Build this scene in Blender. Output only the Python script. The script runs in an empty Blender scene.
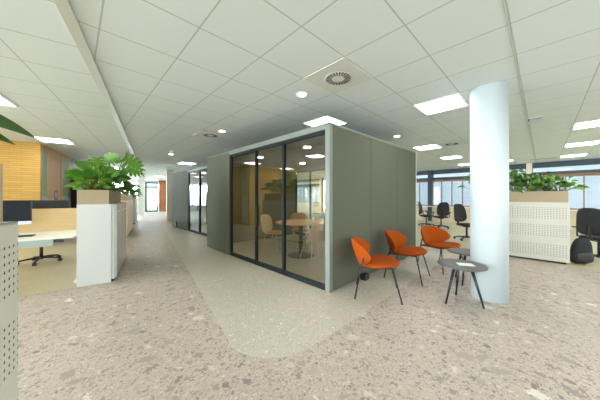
import bpy, bmesh, math, random
from math import sin, cos, pi, radians, atan2, sqrt
from mathutils import Vector, Matrix, Euler
scene = bpy.context.scene
col = scene.collection
random.seed(7)

# ------------------------------------------------------------------ camera, world, exposure
H = 1.31                       # eye height
cam_data = bpy.data.cameras.new('camera')
cam = bpy.data.objects.new('camera', cam_data); col.objects.link(cam)
cam.location = (0, 0, H)
cam.rotation_euler = (radians(90), 0, radians(-44))
cam_data.sensor_width = 36; cam_data.lens = 14.07
cam_data.shift_y = -3.5 / 600
cam_data.clip_start = 0.02; cam_data.clip_end = 200
scene.camera = cam

world = bpy.data.worlds.new('daylight'); scene.world = world
world.use_nodes = True
wn = world.node_tree.nodes; wl = world.node_tree.links
bg = wn['Background']
tc = wn.new('ShaderNodeTexCoord'); sx = wn.new('ShaderNodeSeparateXYZ')
ramp = wn.new('ShaderNodeValToRGB')
wl.new(tc.outputs['Generated'], sx.inputs[0]); wl.new(sx.outputs['Z'], ramp.inputs[0])
ramp.color_ramp.elements[0].color = (0.90, 0.94, 0.97, 1)
ramp.color_ramp.elements[1].color = (0.72, 0.85, 1.0, 1)
wl.new(ramp.outputs[0], bg.inputs['Color'])
# the sky is boosted beyond the end of the corridor, added to brighten its ceiling
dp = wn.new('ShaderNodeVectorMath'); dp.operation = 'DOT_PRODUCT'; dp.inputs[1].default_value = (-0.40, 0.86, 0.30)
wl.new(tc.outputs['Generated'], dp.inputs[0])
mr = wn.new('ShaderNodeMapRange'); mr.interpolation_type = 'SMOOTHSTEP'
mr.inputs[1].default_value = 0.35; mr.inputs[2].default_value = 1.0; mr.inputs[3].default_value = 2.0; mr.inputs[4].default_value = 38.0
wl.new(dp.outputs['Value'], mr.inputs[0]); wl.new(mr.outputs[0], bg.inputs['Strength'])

vs = scene.view_settings
vs.view_transform = 'Standard'; vs.look = 'None'; vs.exposure = 0.94; vs.gamma = 1.0
vs.use_curve_mapping = False
scene.cycles.max_bounces = 14; scene.cycles.diffuse_bounces = 9; scene.cycles.transparent_max_bounces = 16
PANEL = 9.0                   # radiance of the ceiling panels
SPOT = 14.0

# ------------------------------------------------------------------ materials
def mat(name, rgb, rough=0.5, metal=0.0, noise=0.0, nscale=60, bump=0.0, spec=0.5, rgb2=None):
    m = bpy.data.materials.new(name); m.use_nodes = True
    n = m.node_tree.nodes; l = m.node_tree.links; p = n['Principled BSDF']
    p.inputs['Base Color'].default_value = (*rgb, 1); p.inputs['Roughness'].default_value = rough
    p.inputs['Metallic'].default_value = metal; p.inputs['Specular IOR Level'].default_value = spec
    if noise or bump or rgb2:
        t = n.new('ShaderNodeTexCoord'); nz = n.new('ShaderNodeTexNoise'); nz.inputs['Scale'].default_value = nscale
        nz.inputs['Detail'].default_value = 3
        l.new(t.outputs['Object'], nz.inputs['Vector'])
        mx = n.new('ShaderNodeMix'); mx.data_type = 'RGBA'
        a = rgb2 or tuple(c * (1 - noise) for c in rgb)
        b = rgb if rgb2 else tuple(min(1, c * (1 + noise)) for c in rgb)
        mx.inputs[6].default_value = (*a, 1); mx.inputs[7].default_value = (*b, 1)
        l.new(nz.outputs['Fac'], mx.inputs[0]); l.new(mx.outputs[2], p.inputs['Base Color'])
        if bump:
            bp = n.new('ShaderNodeBump'); bp.inputs['Strength'].default_value = bump; bp.inputs['Distance'].default_value = 0.004
            l.new(nz.outputs['Fac'], bp.inputs['Height']); l.new(bp.outputs[0], p.inputs['Normal'])
    return m

def emis(name, rgb, s):
    m = bpy.data.materials.new(name); m.use_nodes = True
    n = m.node_tree.nodes; l = m.node_tree.links
    n.remove(n['Principled BSDF']); e = n.new('ShaderNodeEmission')
    e.inputs[0].default_value = (*rgb, 1); e.inputs[1].default_value = s
    l.new(e.outputs[0], n['Material Output'].inputs[0]); return m

def glass(name, tint, ior=1.5):
    m = bpy.data.materials.new(name); m.use_nodes = True
    n = m.node_tree.nodes; l = m.node_tree.links
    n.remove(n['Principled BSDF'])
    t = n.new('ShaderNodeBsdfTransparent'); t.inputs[0].default_value = (*tint, 1)
    g = n.new('ShaderNodeBsdfGlossy'); g.inputs['Roughness'].default_value = 0.0
    geo = n.new('ShaderNodeNewGeometry'); dt = n.new('ShaderNodeVectorMath'); dt.operation = 'DOT_PRODUCT'
    l.new(geo.outputs['Normal'], dt.inputs[0]); l.new(geo.outputs['Incoming'], dt.inputs[1])
    def mth(op, a, b):
        x = n.new('ShaderNodeMath'); x.operation = op
        for i, v in enumerate((a, b)):
            if v is None: continue
            if isinstance(v, (int, float)): x.inputs[i].default_value = v
            else: l.new(v, x.inputs[i])
        return x.outputs[0]
    f0 = 2*((ior-1)/(ior+1))**2          # both faces of the pane
    k = mth('POWER', mth('SUBTRACT', 1.0, mth('ABSOLUTE', dt.outputs['Value'], None)), 5.0)
    refl = mth('ADD', mth('MULTIPLY', k, 1-f0), f0)
    mx = n.new('ShaderNodeMixShader')
    l.new(refl, mx.inputs[0]); l.new(t.outputs[0], mx.inputs[1]); l.new(g.outputs[0], mx.inputs[2])
    l.new(mx.outputs[0], n['Material Output'].inputs[0]); return m

def translucent(name, rgb, amount=0.5):
    m = bpy.data.materials.new(name); m.use_nodes = True
    n = m.node_tree.nodes; l = m.node_tree.links
    p = n['Principled BSDF']; p.inputs['Base Color'].default_value = (*rgb, 1); p.inputs['Roughness'].default_value = 0.6
    t = n.new('ShaderNodeBsdfTranslucent'); t.inputs[0].default_value = (*rgb, 1)
    mx = n.new('ShaderNodeMixShader'); mx.inputs[0].default_value = amount
    l.new(p.outputs[0], mx.inputs[1]); l.new(t.outputs[0], mx.inputs[2])
    l.new(mx.outputs[0], n['Material Output'].inputs[0]); return m

def terrazzo(name, base, layers, rough=0.42, haze=0.12):
    """base cement colour with broken stone chips; layers: (cells per metre, share kept, dark colour, light colour)"""
    m = bpy.data.materials.new(name); m.use_nodes = True
    n = m.node_tree.nodes; l = m.node_tree.links; p = n['Principled BSDF']
    p.inputs['Roughness'].default_value = rough
    p.inputs['Specular IOR Level'].default_value = 0.35
    t = n.new('ShaderNodeTexCoord')
    wz = n.new('ShaderNodeTexNoise'); wz.inputs['Scale'].default_value = 14; wz.inputs['Detail'].default_value = 3
    l.new(t.outputs['Object'], wz.inputs['Vector'])
    sc_ = n.new('ShaderNodeVectorMath'); sc_.operation = 'SCALE'; sc_.inputs['Scale'].default_value = 0.05
    l.new(wz.outputs['Color'], sc_.inputs[0])
    ad = n.new('ShaderNodeVectorMath'); ad.operation = 'ADD'
    l.new(t.outputs['Object'], ad.inputs[0]); l.new(sc_.outputs[0], ad.inputs[1])
    rn = n.new('ShaderNodeTexNoise'); rn.inputs['Scale'].default_value = 55; rn.inputs['Detail'].default_value = 2
    l.new(t.outputs['Object'], rn.inputs['Vector'])
    rag = n.new('ShaderNodeMapRange'); rag.inputs[1].default_value = 0.3; rag.inputs[2].default_value = 0.7; rag.inputs[3].default_value = -0.02; rag.inputs[4].default_value = 0.34
    l.new(rn.outputs['Fac'], rag.inputs[0])
    cl = n.new('ShaderNodeTexNoise'); cl.inputs['Scale'].default_value = 1.3; cl.inputs['Detail'].default_value = 4
    l.new(t.outputs['Object'], cl.inputs['Vector'])
    mx = n.new('ShaderNodeMix'); mx.data_type = 'RGBA'
    mx.inputs[6].default_value = (*[c * (1 - haze) for c in base], 1); mx.inputs[7].default_value = (*[c * (1 + haze) for c in base], 1)
    l.new(cl.outputs['Fac'], mx.inputs[0]); cur = mx.outputs[2]
    for k, (s, keep, dk, lt) in enumerate(layers):
        off = n.new('ShaderNodeVectorMath'); off.operation = 'ADD'; off.inputs[1].default_value = (3.7 * k, 1.9 * k, 0)
        l.new(ad.outputs[0], off.inputs[0])
        v = n.new('ShaderNodeTexVoronoi'); v.voronoi_dimensions = '2D'; v.inputs['Scale'].default_value = s
        e = n.new('ShaderNodeTexVoronoi'); e.voronoi_dimensions = '2D'; e.feature = 'DISTANCE_TO_EDGE'; e.inputs['Scale'].default_value = s
        l.new(off.outputs[0], v.inputs['Vector']); l.new(off.outputs[0], e.inputs['Vector'])
        sp = n.new('ShaderNodeSeparateColor'); l.new(v.outputs['Color'], sp.inputs[0])
        a = n.new('ShaderNodeMath'); a.operation = 'LESS_THAN'; a.inputs[1].default_value = keep; l.new(sp.outputs[0], a.inputs[0])
        b = n.new('ShaderNodeMath'); b.operation = 'GREATER_THAN'; l.new(rag.outputs[0], b.inputs[1]); l.new(e.outputs['Distance'], b.inputs[0])
        c = n.new('ShaderNodeMath'); c.operation = 'MULTIPLY'; l.new(a.outputs[0], c.inputs[0]); l.new(b.outputs[0], c.inputs[1])
        cc = n.new('ShaderNodeValToRGB'); cc.color_ramp.interpolation = 'LINEAR'
        cc.color_ramp.elements[0].color = (*dk, 1); cc.color_ramp.elements[1].color = (*lt, 1)
        mid = cc.color_ramp.elements.new(0.72); mid.color = (*[base[i] * 0.6 + 0.4 * dk[i] for i in range(3)], 1)
        l.new(sp.outputs[1], cc.inputs[0])
        q = n.new('ShaderNodeMix'); q.data_type = 'RGBA'
        l.new(c.outputs[0], q.inputs[0]); l.new(cur, q.inputs[6]); l.new(cc.outputs[0], q.inputs[7]); cur = q.outputs[2]
    l.new(cur, p.inputs['Base Color'])
    return m

def tiles(name, rgb, line, x0, y0, step, w=0.012):
    """suspended ceiling: pale tiles with thin recessed joints on a square grid in object space"""
    m = bpy.data.materials.new(name); m.use_nodes = True
    n = m.node_tree.nodes; l = m.node_tree.links; p = n['Principled BSDF']
    p.inputs['Roughness'].default_value = 0.85; p.inputs['Specular IOR Level'].default_value = 0.2
    t = n.new('ShaderNodeTexCoord'); s = n.new('ShaderNodeSeparateXYZ'); l.new(t.outputs['Object'], s.inputs[0])
    outs = []
    for ax, o0 in (('X', x0), ('Y', y0)):
        a = n.new('ShaderNodeMath'); a.operation = 'SUBTRACT'; a.inputs[1].default_value = o0; l.new(s.outputs[ax], a.inputs[0])
        b = n.new('ShaderNodeMath'); b.operation = 'PINGPONG'; b.inputs[1].default_value = step / 2; l.new(a.outputs[0], b.inputs[0])
        c = n.new('ShaderNodeMath'); c.operation = 'LESS_THAN'; c.inputs[1].default_value = w / 2; l.new(b.outputs[0], c.inputs[0])
        outs.append(c)
    mxm = n.new('ShaderNodeMath'); mxm.operation = 'MAXIMUM'
    l.new(outs[0].outputs[0], mxm.inputs[0]); l.new(outs[1].outputs[0], mxm.inputs[1])
    q = n.new('ShaderNodeMix'); q.data_type = 'RGBA'; q.inputs[6].default_value = (*rgb, 1); q.inputs[7].default_value = (*line, 1)
    l.new(mxm.outputs[0], q.inputs[0]); l.new(q.outputs[2], p.inputs['Base Color'])
    return m

def perforated(name, rgb, axis):
    """white sheet with three bands of small punched holes; axis = the horizontal object axis the rows run along"""
    m = bpy.data.materials.new(name); m.use_nodes = True
    n = m.node_tree.nodes; l = m.node_tree.links; p = n['Principled BSDF']
    p.inputs['Roughness'].default_value = 0.4
    t = n.new('ShaderNodeTexCoord'); s = n.new('ShaderNodeSeparateXYZ'); l.new(t.outputs['Object'], s.inputs[0])
    def M(op, a, b=None, c=None):
        x = n.new('ShaderNodeMath'); x.operation = op
        for i, v in enumerate((a, b, c)):
            if v is None: continue
            if isinstance(v, (int, float)): x.inputs[i].default_value = v
            else: l.new(v, x.inputs[i])
        return x.outputs[0]
    h = M('SUBTRACT', M('PINGPONG', s.outputs[axis], 0.02), 0.0)
    hh = M('PINGPONG', s.outputs['Z'], 0.0175)
    d = M('SQRT', M('ADD', M('MULTIPLY', h, h), M('MULTIPLY', hh, hh)))
    hole = M('LESS_THAN', d, 0.0070)
    band = None
    for z0, z1 in ((0.122, 0.368), (0.507, 0.753), (0.857, 1.103)):
        b = M('MULTIPLY', M('GREATER_THAN', s.outputs['Z'], z0), M('LESS_THAN', s.outputs['Z'], z1))
        band = b if band is None else M('ADD', band, b)
    f = M('MULTIPLY', hole, band)
    q = n.new('ShaderNodeMix'); q.data_type = 'RGBA'; q.inputs[6].default_value = (*rgb, 1); q.inputs[7].default_value = (0.03, 0.035, 0.03, 1)
    l.new(f, q.inputs[0]); l.new(q.outputs[2], p.inputs['Base Color'])
    return m

def brick(name, c1, c2, mortar):
    m = bpy.data.materials.new(name); m.use_nodes = True
    n = m.node_tree.nodes; l = m.node_tree.links; p = n['Principled BSDF']
    p.inputs['Roughness'].default_value = 0.8
    t = n.new('ShaderNodeTexCoord'); s = n.new('ShaderNodeSeparateXYZ'); l.new(t.outputs['Object'], s.inputs[0])
    cmb = n.new('ShaderNodeCombineXYZ'); l.new(s.outputs['X'], cmb.inputs[0]); l.new(s.outputs['Z'], cmb.inputs[1])
    b = n.new('ShaderNodeTexBrick'); b.inputs['Scale'].default_value = 1
    b.inputs['Brick Width'].default_value = 0.42; b.inputs['Row Height'].default_value = 0.055; b.inputs['Mortar Size'].default_value = 0.006
    b.inputs['Color1'].default_value = (*c1, 1); b.inputs['Color2'].default_value = (*c2, 1); b.inputs['Mortar'].default_value = (*mortar, 1)
    l.new(cmb.outputs[0], b.inputs['Vector']); l.new(b.outputs['Color'], p.inputs['Base Color'])
    return m

def wood(name, c1, c2, axis='Z', rough=0.5):
    m = bpy.data.materials.new(name); m.use_nodes = True
    n = m.node_tree.nodes; l = m.node_tree.links; p = n['Principled BSDF']; p.inputs['Roughness'].default_value = rough
    t = n.new('ShaderNodeTexCoord'); mp = n.new('ShaderNodeMapping')
    mp.inputs['Scale'].default_value = {'X': (1.2, 22, 22), 'Y': (22, 1.2, 22), 'Z': (22, 22, 1.2)}[axis]
    nz = n.new('ShaderNodeTexNoise'); nz.inputs['Scale'].default_value = 1.5; nz.inputs['Detail'].default_value = 5
    l.new(t.outputs['Object'], mp.inputs[0]); l.new(mp.outputs[0], nz.inputs['Vector'])
    q = n.new('ShaderNodeMix'); q.data_type = 'RGBA'; q.inputs[6].default_value = (*c1, 1); q.inputs[7].default_value = (*c2, 1)
    l.new(nz.outputs['Fac'], q.inputs[0]); l.new(q.outputs[2], p.inputs['Base Color'])
    return m

M = {}
M['floor'] = terrazzo('coarse_terrazzo', (0.57, 0.49, 0.41), [
    (170, 0.45, (0.36, 0.31, 0.27), (0.76, 0.70, 0.64)),
    (80, 0.40, (0.33, 0.28, 0.245), (0.74, 0.68, 0.62)),
    (38, 0.30, (0.27, 0.23, 0.205), (0.68, 0.62, 0.56)),
    (17, 0.15, (0.255, 0.22, 0.195), (0.74, 0.69, 0.63)),
    (9, 0.10, (0.30, 0.26, 0.235), (0.82, 0.77, 0.71))])
M['fine'] = terrazzo('fine_terrazzo', (0.59, 0.545, 0.455), [
    (110, 0.40, (0.42, 0.40, 0.33), (0.86, 0.83, 0.76)),
    (55, 0.30, (0.44, 0.41, 0.34), (0.90, 0.87, 0.80))], rough=0.4, haze=0.05)
M['sand'] = terrazzo('sand_terrazzo', (0.56, 0.50, 0.33), [
    (60, 0.30, (0.46, 0.42, 0.28), (0.66, 0.60, 0.46))], rough=0.4, haze=0.08)
M['ceil'] = tiles('ceiling_tiles', (0.655, 0.72, 0.69), (0.42, 0.46, 0.42), 0.755, 1.985, 0.6)
M['ceil_l'] = tiles('ceiling_tiles_turned', (0.655, 0.72, 0.69), (0.42, 0.46, 0.42), -0.02, -0.42, 0.6)
M['trim'] = mat('beige_metal_strip', (0.50, 0.52, 0.44), 0.5)
M['white'] = mat('white_paint', (0.78, 0.79, 0.77), 0.6, noise=0.03, nscale=3)
M['column'] = mat('column_paint', (0.53, 0.62, 0.64), 0.5, noise=0.02, nscale=3)
M['cream'] = mat('cream_paint', (0.74, 0.70, 0.60), 0.6)
M['lacquer'] = mat('white_lacquer', (0.62, 0.65, 0.62), 0.25)
M['pod'] = mat('sage_fabric_panel', (0.100, 0.110, 0.076), 0.85, noise=0.10, nscale=220, bump=0.15)
M['pod_edge'] = mat('grey_green_edge', (0.165, 0.20, 0.17), 0.5)
M['podin'] = mat('olive_lining', (0.13, 0.125, 0.075), 0.85, noise=0.08, nscale=120)
M['podceil'] = mat('pod_ceiling', (0.16, 0.165, 0.14), 0.8)
M['frame'] = mat('dark_frame', (0.012, 0.017, 0.019), 0.5, spec=0.15)
M['black'] = mat('black_plastic', (0.012, 0.012, 0.013), 0.45)
M['blackmesh'] = mat('black_mesh_fabric', (0.016, 0.017, 0.018), 0.8, noise=0.3, nscale=300)
M['steel'] = mat('dark_leg_steel', (0.02, 0.023, 0.026), 0.4, metal=0.3)
M['chrome'] = mat('chrome', (0.6, 0.6, 0.6), 0.2, metal=1)
M['orange'] = mat('burnt_orange_fabric', (0.34, 0.062, 0.004), 0.95, spec=0.15, noise=0.14, nscale=260, bump=0.2)
M['stone'] = mat('grey_laminate', (0.115, 0.11, 0.105), 0.5, noise=0.06, nscale=40)
M['paper'] = mat('paper', (0.82, 0.82, 0.80), 0.7)
M['beige'] = mat('beige_box', (0.43, 0.345, 0.215), 0.55, noise=0.03, nscale=5)
M['perfX'] = perforated('perforated_sheet_x', (0.63, 0.63, 0.55), 'X')
M['perfY'] = perforated('perforated_sheet_y', (0.62, 0.63, 0.55), 'Y')
M['sheet'] = mat('painted_sheet', (0.66, 0.67, 0.60), 0.45)
M['soil'] = mat('soil', (0.05, 0.035, 0.02), 1.0, noise=0.4, nscale=80)
M['leaf'] = mat('leaf_green', (0.12, 0.34, 0.02), 0.4, rgb2=(0.035, 0.15, 0.012), nscale=7)
M['leaf_light'] = mat('leaf_light_green', (0.17, 0.36, 0.03), 0.4, rgb2=(0.07, 0.22, 0.015), nscale=7)
M['leaf_dark'] = mat('leaf_dark_green', (0.05, 0.13, 0.012), 0.35, rgb2=(0.012, 0.045, 0.006), nscale=9)
M['stem'] = mat('plant_stem', (0.10, 0.15, 0.03), 0.6)
M['bract'] = mat('yellow_bract', (0.85, 0.50, 0.02), 0.5)
M['brick'] = brick('yellow_brick', (0.62, 0.39, 0.10), (0.54, 0.32, 0.075), (0.40, 0.26, 0.08))
M['redbrick'] = brick('red_brick', (0.50, 0.17, 0.07), (0.42, 0.13, 0.05), (0.45, 0.3, 0.2))
M['oak'] = wood('oak_veneer', (0.46, 0.23, 0.055), (0.60, 0.33, 0.09))
M['maple'] = wood('maple_veneer', (0.62, 0.44, 0.20), (0.72, 0.54, 0.28), 'X')
M['maple_h'] = wood('maple_table', (0.55, 0.33, 0.12), (0.66, 0.42, 0.18), 'X')
M['brown'] = mat('brown_rail', (0.26, 0.15, 0.09), 0.6)
M['desk'] = mat('white_desk_top', (0.80, 0.78, 0.70), 0.4)
M['aqua'] = mat('grey_aqua_metal', (0.36, 0.46, 0.42), 0.45)
M['screen'] = mat('dark_screen', (0.010, 0.014, 0.020), 0.5, spec=0.2)
M['alu'] = mat('aluminium', (0.62, 0.66, 0.68), 0.35, metal=0.4)
M['light'] = emis('lit_panel', (1.0, 0.985, 0.95), PANEL)
M['spot'] = emis('lit_downlight', (1.0, 0.90, 0.74), SPOT)
M['podlight'] = emis('warm_downlight', (1.0, 0.84, 0.60), 95)
M['glass'] = glass('tinted_pod_glass', (0.76, 0.77, 0.65), 1.95)
M['pane'] = glass('clear_glass', (0.9, 0.95, 0.97), 1.45)
M['sunpane'] = glass('solar_control_glass', (0.48, 0.53, 0.56), 1.45)
M['frost'] = translucent('frosted_film', (0.62, 0.76, 0.80), 0.4)
M['greenglass'] = translucent('green_satin_glass', (0.42, 0.58, 0.42), 0.4)
M['blind'] = translucent('white_blind', (0.62, 0.71, 0.77), 0.55)
M['windark'] = mat('dark_blue_window_frame', (0.035, 0.06, 0.08), 0.5)
M['sill'] = mat('pale_parapet', (0.66, 0.58, 0.42), 0.7)
M['vent'] = mat('vent_plate', (0.60, 0.63, 0.56), 0.6)
M['carpet'] = mat('pod_carpet', (0.44, 0.42, 0.34), 0.95, noise=0.08, nscale=180)
M['mesh_tan'] = mat('tan_basket_weave', (0.42, 0.22, 0.09), 0.8, noise=0.25, nscale=160)
M['tan_shell'] = mat('cream_shell', (0.66, 0.56, 0.36), 0.6)
M['ochre'] = mat('ochre_cushion', (0.55, 0.22, 0.04), 0.9)
M['red'] = mat('red_panel', (0.5, 0.07, 0.03), 0.6)

# ------------------------------------------------------------------ mesh helpers
class MB:
    def __init__(s): s.v = []; s.f = []; s.sm = []
    def add(s, vs, fs, smooth=False):
        o = len(s.v); s.v += [tuple(v) for v in vs]
        for f in fs: s.f.append(tuple(i + o for i in f)); s.sm.append(smooth)
        return s
    def box(s, x0, x1, y0, y1, z0, z1, b=0.0):
        if b <= 0:
            return s.add([(x0,y0,z0),(x1,y0,z0),(x1,y1,z0),(x0,y1,z0),(x0,y0,z1),(x1,y0,z1),(x1,y1,z1),(x0,y1,z1)],
                         [(0,3,2,1),(4,5,6,7),(0,1,5,4),(1,2,6,5),(2,3,7,6),(3,0,4,7)])
        bm = bmesh.new(); bmesh.ops.create_cube(bm, size=1)
        for v in bm.verts:
            v.co = ((x0+x1)/2 + v.co.x*(x1-x0), (y0+y1)/2 + v.co.y*(y1-y0), (z0+z1)/2 + v.co.z*(z1-z0))
        bmesh.ops.bevel(bm, geom=bm.edges[:], offset=b, segments=2, affect='EDGES', profile=0.5)
        s.frombm(bm); return s
    def frombm(s, bm, smooth=False):
        bm.verts.index_update()
        s.add([v.co.copy() for v in bm.verts], [[v.index for v in f.verts] for f in bm.faces], smooth); bm.free()
    def tube(s, pts, r, n=10, caps=True):
        pts = [Vector(p) for p in pts]; rs = r if isinstance(r, (list, tuple)) else [r]*len(pts)
        rings = []; ref = None
        for i, p in enumerate(pts):
            d = (pts[min(i+1, len(pts)-1)] - pts[max(i-1, 0)]).normalized()
            if ref is None: ref = Vector((0,0,1)) if abs(d.z) < 0.9 else Vector((1,0,0))
            a = d.cross(ref).normalized(); b = a.cross(d).normalized(); ref = b
            rings.append([p + (a*cos(2*pi*k/n) + b*sin(2*pi*k/n))*rs[i] for k in range(n)])
        vs = [v for ring in rings for v in ring]; fs = []
        for i in range(len(pts)-1):
            for k in range(n):
                fs.append((i*n+k, i*n+(k+1)%n, (i+1)*n+(k+1)%n, (i+1)*n+k))
        if caps: fs.append(tuple(range(n-1,-1,-1))); fs.append(tuple(range((len(pts)-1)*n, len(pts)*n)))
        return s.add(vs, fs, True)
    def lathe(s, prof, n=40, cx=0, cy=0, smooth=True):
        vs = []; fs = []
        for (r, z) in prof:
            for k in range(n): vs.append((cx + r*cos(2*pi*k/n), cy + r*sin(2*pi*k/n), z))
        for i in range(len(prof)-1):
            for k in range(n): fs.append((i*n+k, i*n+(k+1)%n, (i+1)*n+(k+1)%n, (i+1)*n+k))
        fs.append(tuple(range(n-1,-1,-1))); fs.append(tuple(range((len(prof)-1)*n, len(prof)*n)))
        return s.add(vs, fs, smooth)
    def prism(s, pts, z0, z1):
        n = len(pts); vs = [(p[0],p[1],z0) for p in pts] + [(p[0],p[1],z1) for p in pts]
        fs = [tuple(range(n-1,-1,-1)), tuple(range(n,2*n))] + [(i,(i+1)%n,n+(i+1)%n,n+i) for i in range(n)]
        return s.add(vs, fs)
    def pad(s, outline, th, warp, rings=9, n=44):
        """a cushion: a disc with a rounded rim, thickness th, bent by warp(x, y, z) -> point; outline(angle) -> (x, y)"""
        vs = []; fs = []
        prof = []
        for i in range(rings): q = sin(pi/2*(i+1)/rings); prof.append((q, 0.5*(1-q**4)**0.5))
        seq = [(q, t) for q, t in prof] + [(q, -t) for q, t in reversed(prof[:-1])]
        c0 = outline(0); vs.append(warp(0, 0, th*0.5))
        for q, t in seq:
            for k in range(n):
                x, y = outline(2*pi*k/n); vs.append(warp(x*q, y*q, th*t))
        vs.append(warp(0, 0, -th*0.5)); last = len(vs)-1
        for k in range(n): fs.append((0, 1+k, 1+(k+1)%n))
        for i in range(len(seq)-1):
            for k in range(n): fs.append((1+i*n+k, 1+(i+1)*n+k, 1+(i+1)*n+(k+1)%n, 1+i*n+(k+1)%n))
        b = 1+(len(seq)-1)*n
        for k in range(n): fs.append((last, b+(k+1)%n, b+k))
        return s.add(vs, fs, True)
    def build(s, name, material, parent=None, loc=None, rotz=0):
        me = bpy.data.meshes.new(name); me.from_pydata([tuple(v) for v in s.v], [], s.f); me.update()
        me.polygons.foreach_set('use_smooth', s.sm)
        me.materials.append(material)
        bm = bmesh.new(); bm.from_mesh(me); bmesh.ops.recalc_face_normals(bm, faces=bm.faces); bm.to_mesh(me); bm.free()
        o = bpy.data.objects.new(name, me); col.objects.link(o)
        if parent: o.parent = parent
        if loc: o.location = loc
        o.rotation_euler.z = rotz
        return o

def tag(o, label, cat, group=None):
    o['label'] = label; o['category'] = cat
    if group: o['group'] = group
    return o
def thing(name, label, cat, loc=(0,0,0), rotz=0, group=None):
    o = bpy.data.objects.new(name, None); col.objects.link(o); o.empty_display_size = 0.1
    o.location = loc; o.rotation_euler.z = rotz
    return tag(o, label, cat, group)
def struct(o): o['kind'] = 'structure'; return o
def copy_tree(o, parent=None):
    c = o.copy(); col.objects.link(c)
    if parent: c.parent = parent
    for ch in o.children: copy_tree(ch, c)
    return c
def face(fx, fy): return atan2(-fx, fy)          # turn local +Y towards (fx, fy)

# the wing left of the corridor strip is turned by 11.9 degrees
B = radians(-11.9); P0 = Vector((0.43, 4.61))
E1 = Vector((cos(B), sin(B))); E2 = Vector((-sin(B), cos(B)))
def Lw(u, v, z=0.0): q = P0 + E1*u + E2*v; return (q.x, q.y, z)
LO = Lw(0, 0)

CZ = 2.715
# ================================================================== SETTING
mb = MB(); mb.box(-14, 14.4, -9, 32, -0.12, 0); struct(mb.build('floor', M['floor']))
# fine terrazzo inlay in front of the meeting box, rounded corner towards the camera
pts = []
c0 = Vector((1.47, 1.87)); 
for k in range(9):
    a = pi - 0.15 + (pi/2 + 0.15) * k/8
    pts.append((c0.x + 0.47*cos(a), c0.y + 0.47*sin(a)))
pts += [(6.2, 1.40), (6.2, 2.2), (6.2, 12.6), (2.93, 12.1)]
mb = MB(); mb.prism(pts, 0, 0.0015); struct(mb.build('floor_inlay', M['fine']))
mb = MB(); mb.box(-9, -0.30, -0.06, 4.24, 0, 0.0015); struct(mb.build('floor_left', M['sand'], loc=LO, rotz=B))
mb = MB(); mb.prism([(6.62, -8.9), (13.9, -8.9), (13.9, 26), (6.62, 26)], 0, 0.0015); struct(mb.build('floor_right', M['sand']))

# ceilings on either side of the beige joint strip
q0, q1 = Lw(-0.02, -9), Lw(-0.02, 24)
mb = MB(); mb.prism([q0[:2], (14.4, -9), (14.4, 31), q1[:2]], CZ, CZ+0.1); struct(mb.build('ceiling', M['ceil']))
mb = MB(); mb.box(-12, -0.02, -9, 24, CZ, CZ+0.1); struct(mb.build('ceiling_left', M['ceil_l'], loc=LO, rotz=B))
mb = MB(); mb.box(-0.065, 0.02, -8, 22, CZ-0.02, CZ-0.001); struct(mb.build('trim_1', M['trim'], loc=LO, rotz=B))
mb = MB(); mb.box(0.6, 13.9, 0.194, 0.204, CZ-0.004, CZ-0.001); struct(mb.build('trim_2', M['trim']))

# round column
mb = MB(); mb.lathe([(0.198, 0.0), (0.198, CZ-0.001)], 64); struct(mb.build('column', M['column'], loc=(3.90, 0.49, 0)))
# square cream column beside the far box
mb = MB(); mb.box(0, 0.36, 0, 0.36, 0, CZ-0.001); struct(mb.build('column_square', M['cream'], loc=(3.52, 13.75, 0), rotz=B))
mb = MB(); mb.box(0, 0.3, 0, 0.3, 0, CZ-0.001); struct(mb.build('column_far', M['white'], loc=Lw(-0.33, 15.2), rotz=B))

# ---- end of the corridor
mb = MB(); mb.box(-5.5, -0.55, 19.5, 19.7, 0, 0.3); mb.box(-5.5, -0.55, 19.5, 19.7, 2.55, CZ-0.001); mb.box(-0.55, -0.02, 19.5, 19.7, 0, CZ-0.001); mb.box(-0.02, 0.95, 19.5, 19.7, 2.52, CZ-0.001)
struct(mb.build('wall_end', M['white'], loc=LO, rotz=B))
mb = MB(); mb.box(0.95, 4.0, 19.5, 19.7, 0, CZ-0.001); struct(mb.build('wall_end_brick', M['redbrick'], loc=LO, rotz=B))
d = MB()
for bx in ((-0.02, 0.07), (0.82, 0.93)): d.box(bx[0], bx[1], 19.42, 19.5, 0, 2.52)
d.box(-0.02, 0.93, 19.42, 19.5, 2.44, 2.52); d.box(-0.02, 0.93, 19.42, 19.5, 2.08, 2.16); d.box(0.07, 0.82, 19.43, 19.49, 0, 0.1)
door1 = struct(d.build('door_1', M['frame'], loc=LO, rotz=B))
mb = MB(); mb.box(0.07, 0.82, 19.45, 19.47, 0.1, 2.08); mb.box(0.07, 0.82, 19.45, 19.47, 2.16, 2.44); mb.build('frosted_pane', M['frost'], door1)
mb = MB(); mb.box(0.36, 0.5, 19.44, 19.45, 1.35, 1.45); mb.build('notice', M['bract'], door1)
mb = MB(); mb.tube([(0.14, 19.40, 0.95), (0.14, 19.38, 1.0), (0.14, 19.38, 1.3), (0.14, 19.40, 1.35)], 0.015); mb.build('door_handle', M['alu'], door1)
f = MB()
for i in range(5): f.box(-5.4+4.79*i/4, -5.34+4.79*i/4, 19.55, 19.65, 0.3, 2.55)
f.box(-5.4, -0.55, 19.55, 19.65, 0.3, 0.36); f.box(-5.4, -0.55, 19.55, 19.65, 2.49, 2.55)
wf = struct(f.build('window_8', M['white'], loc=LO, rotz=B))
mb = MB(); mb.box(-5.4, -0.55, 19.595, 19.605, 0.36, 2.49); mb.build('window_pane', M['pane'], wf)
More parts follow.
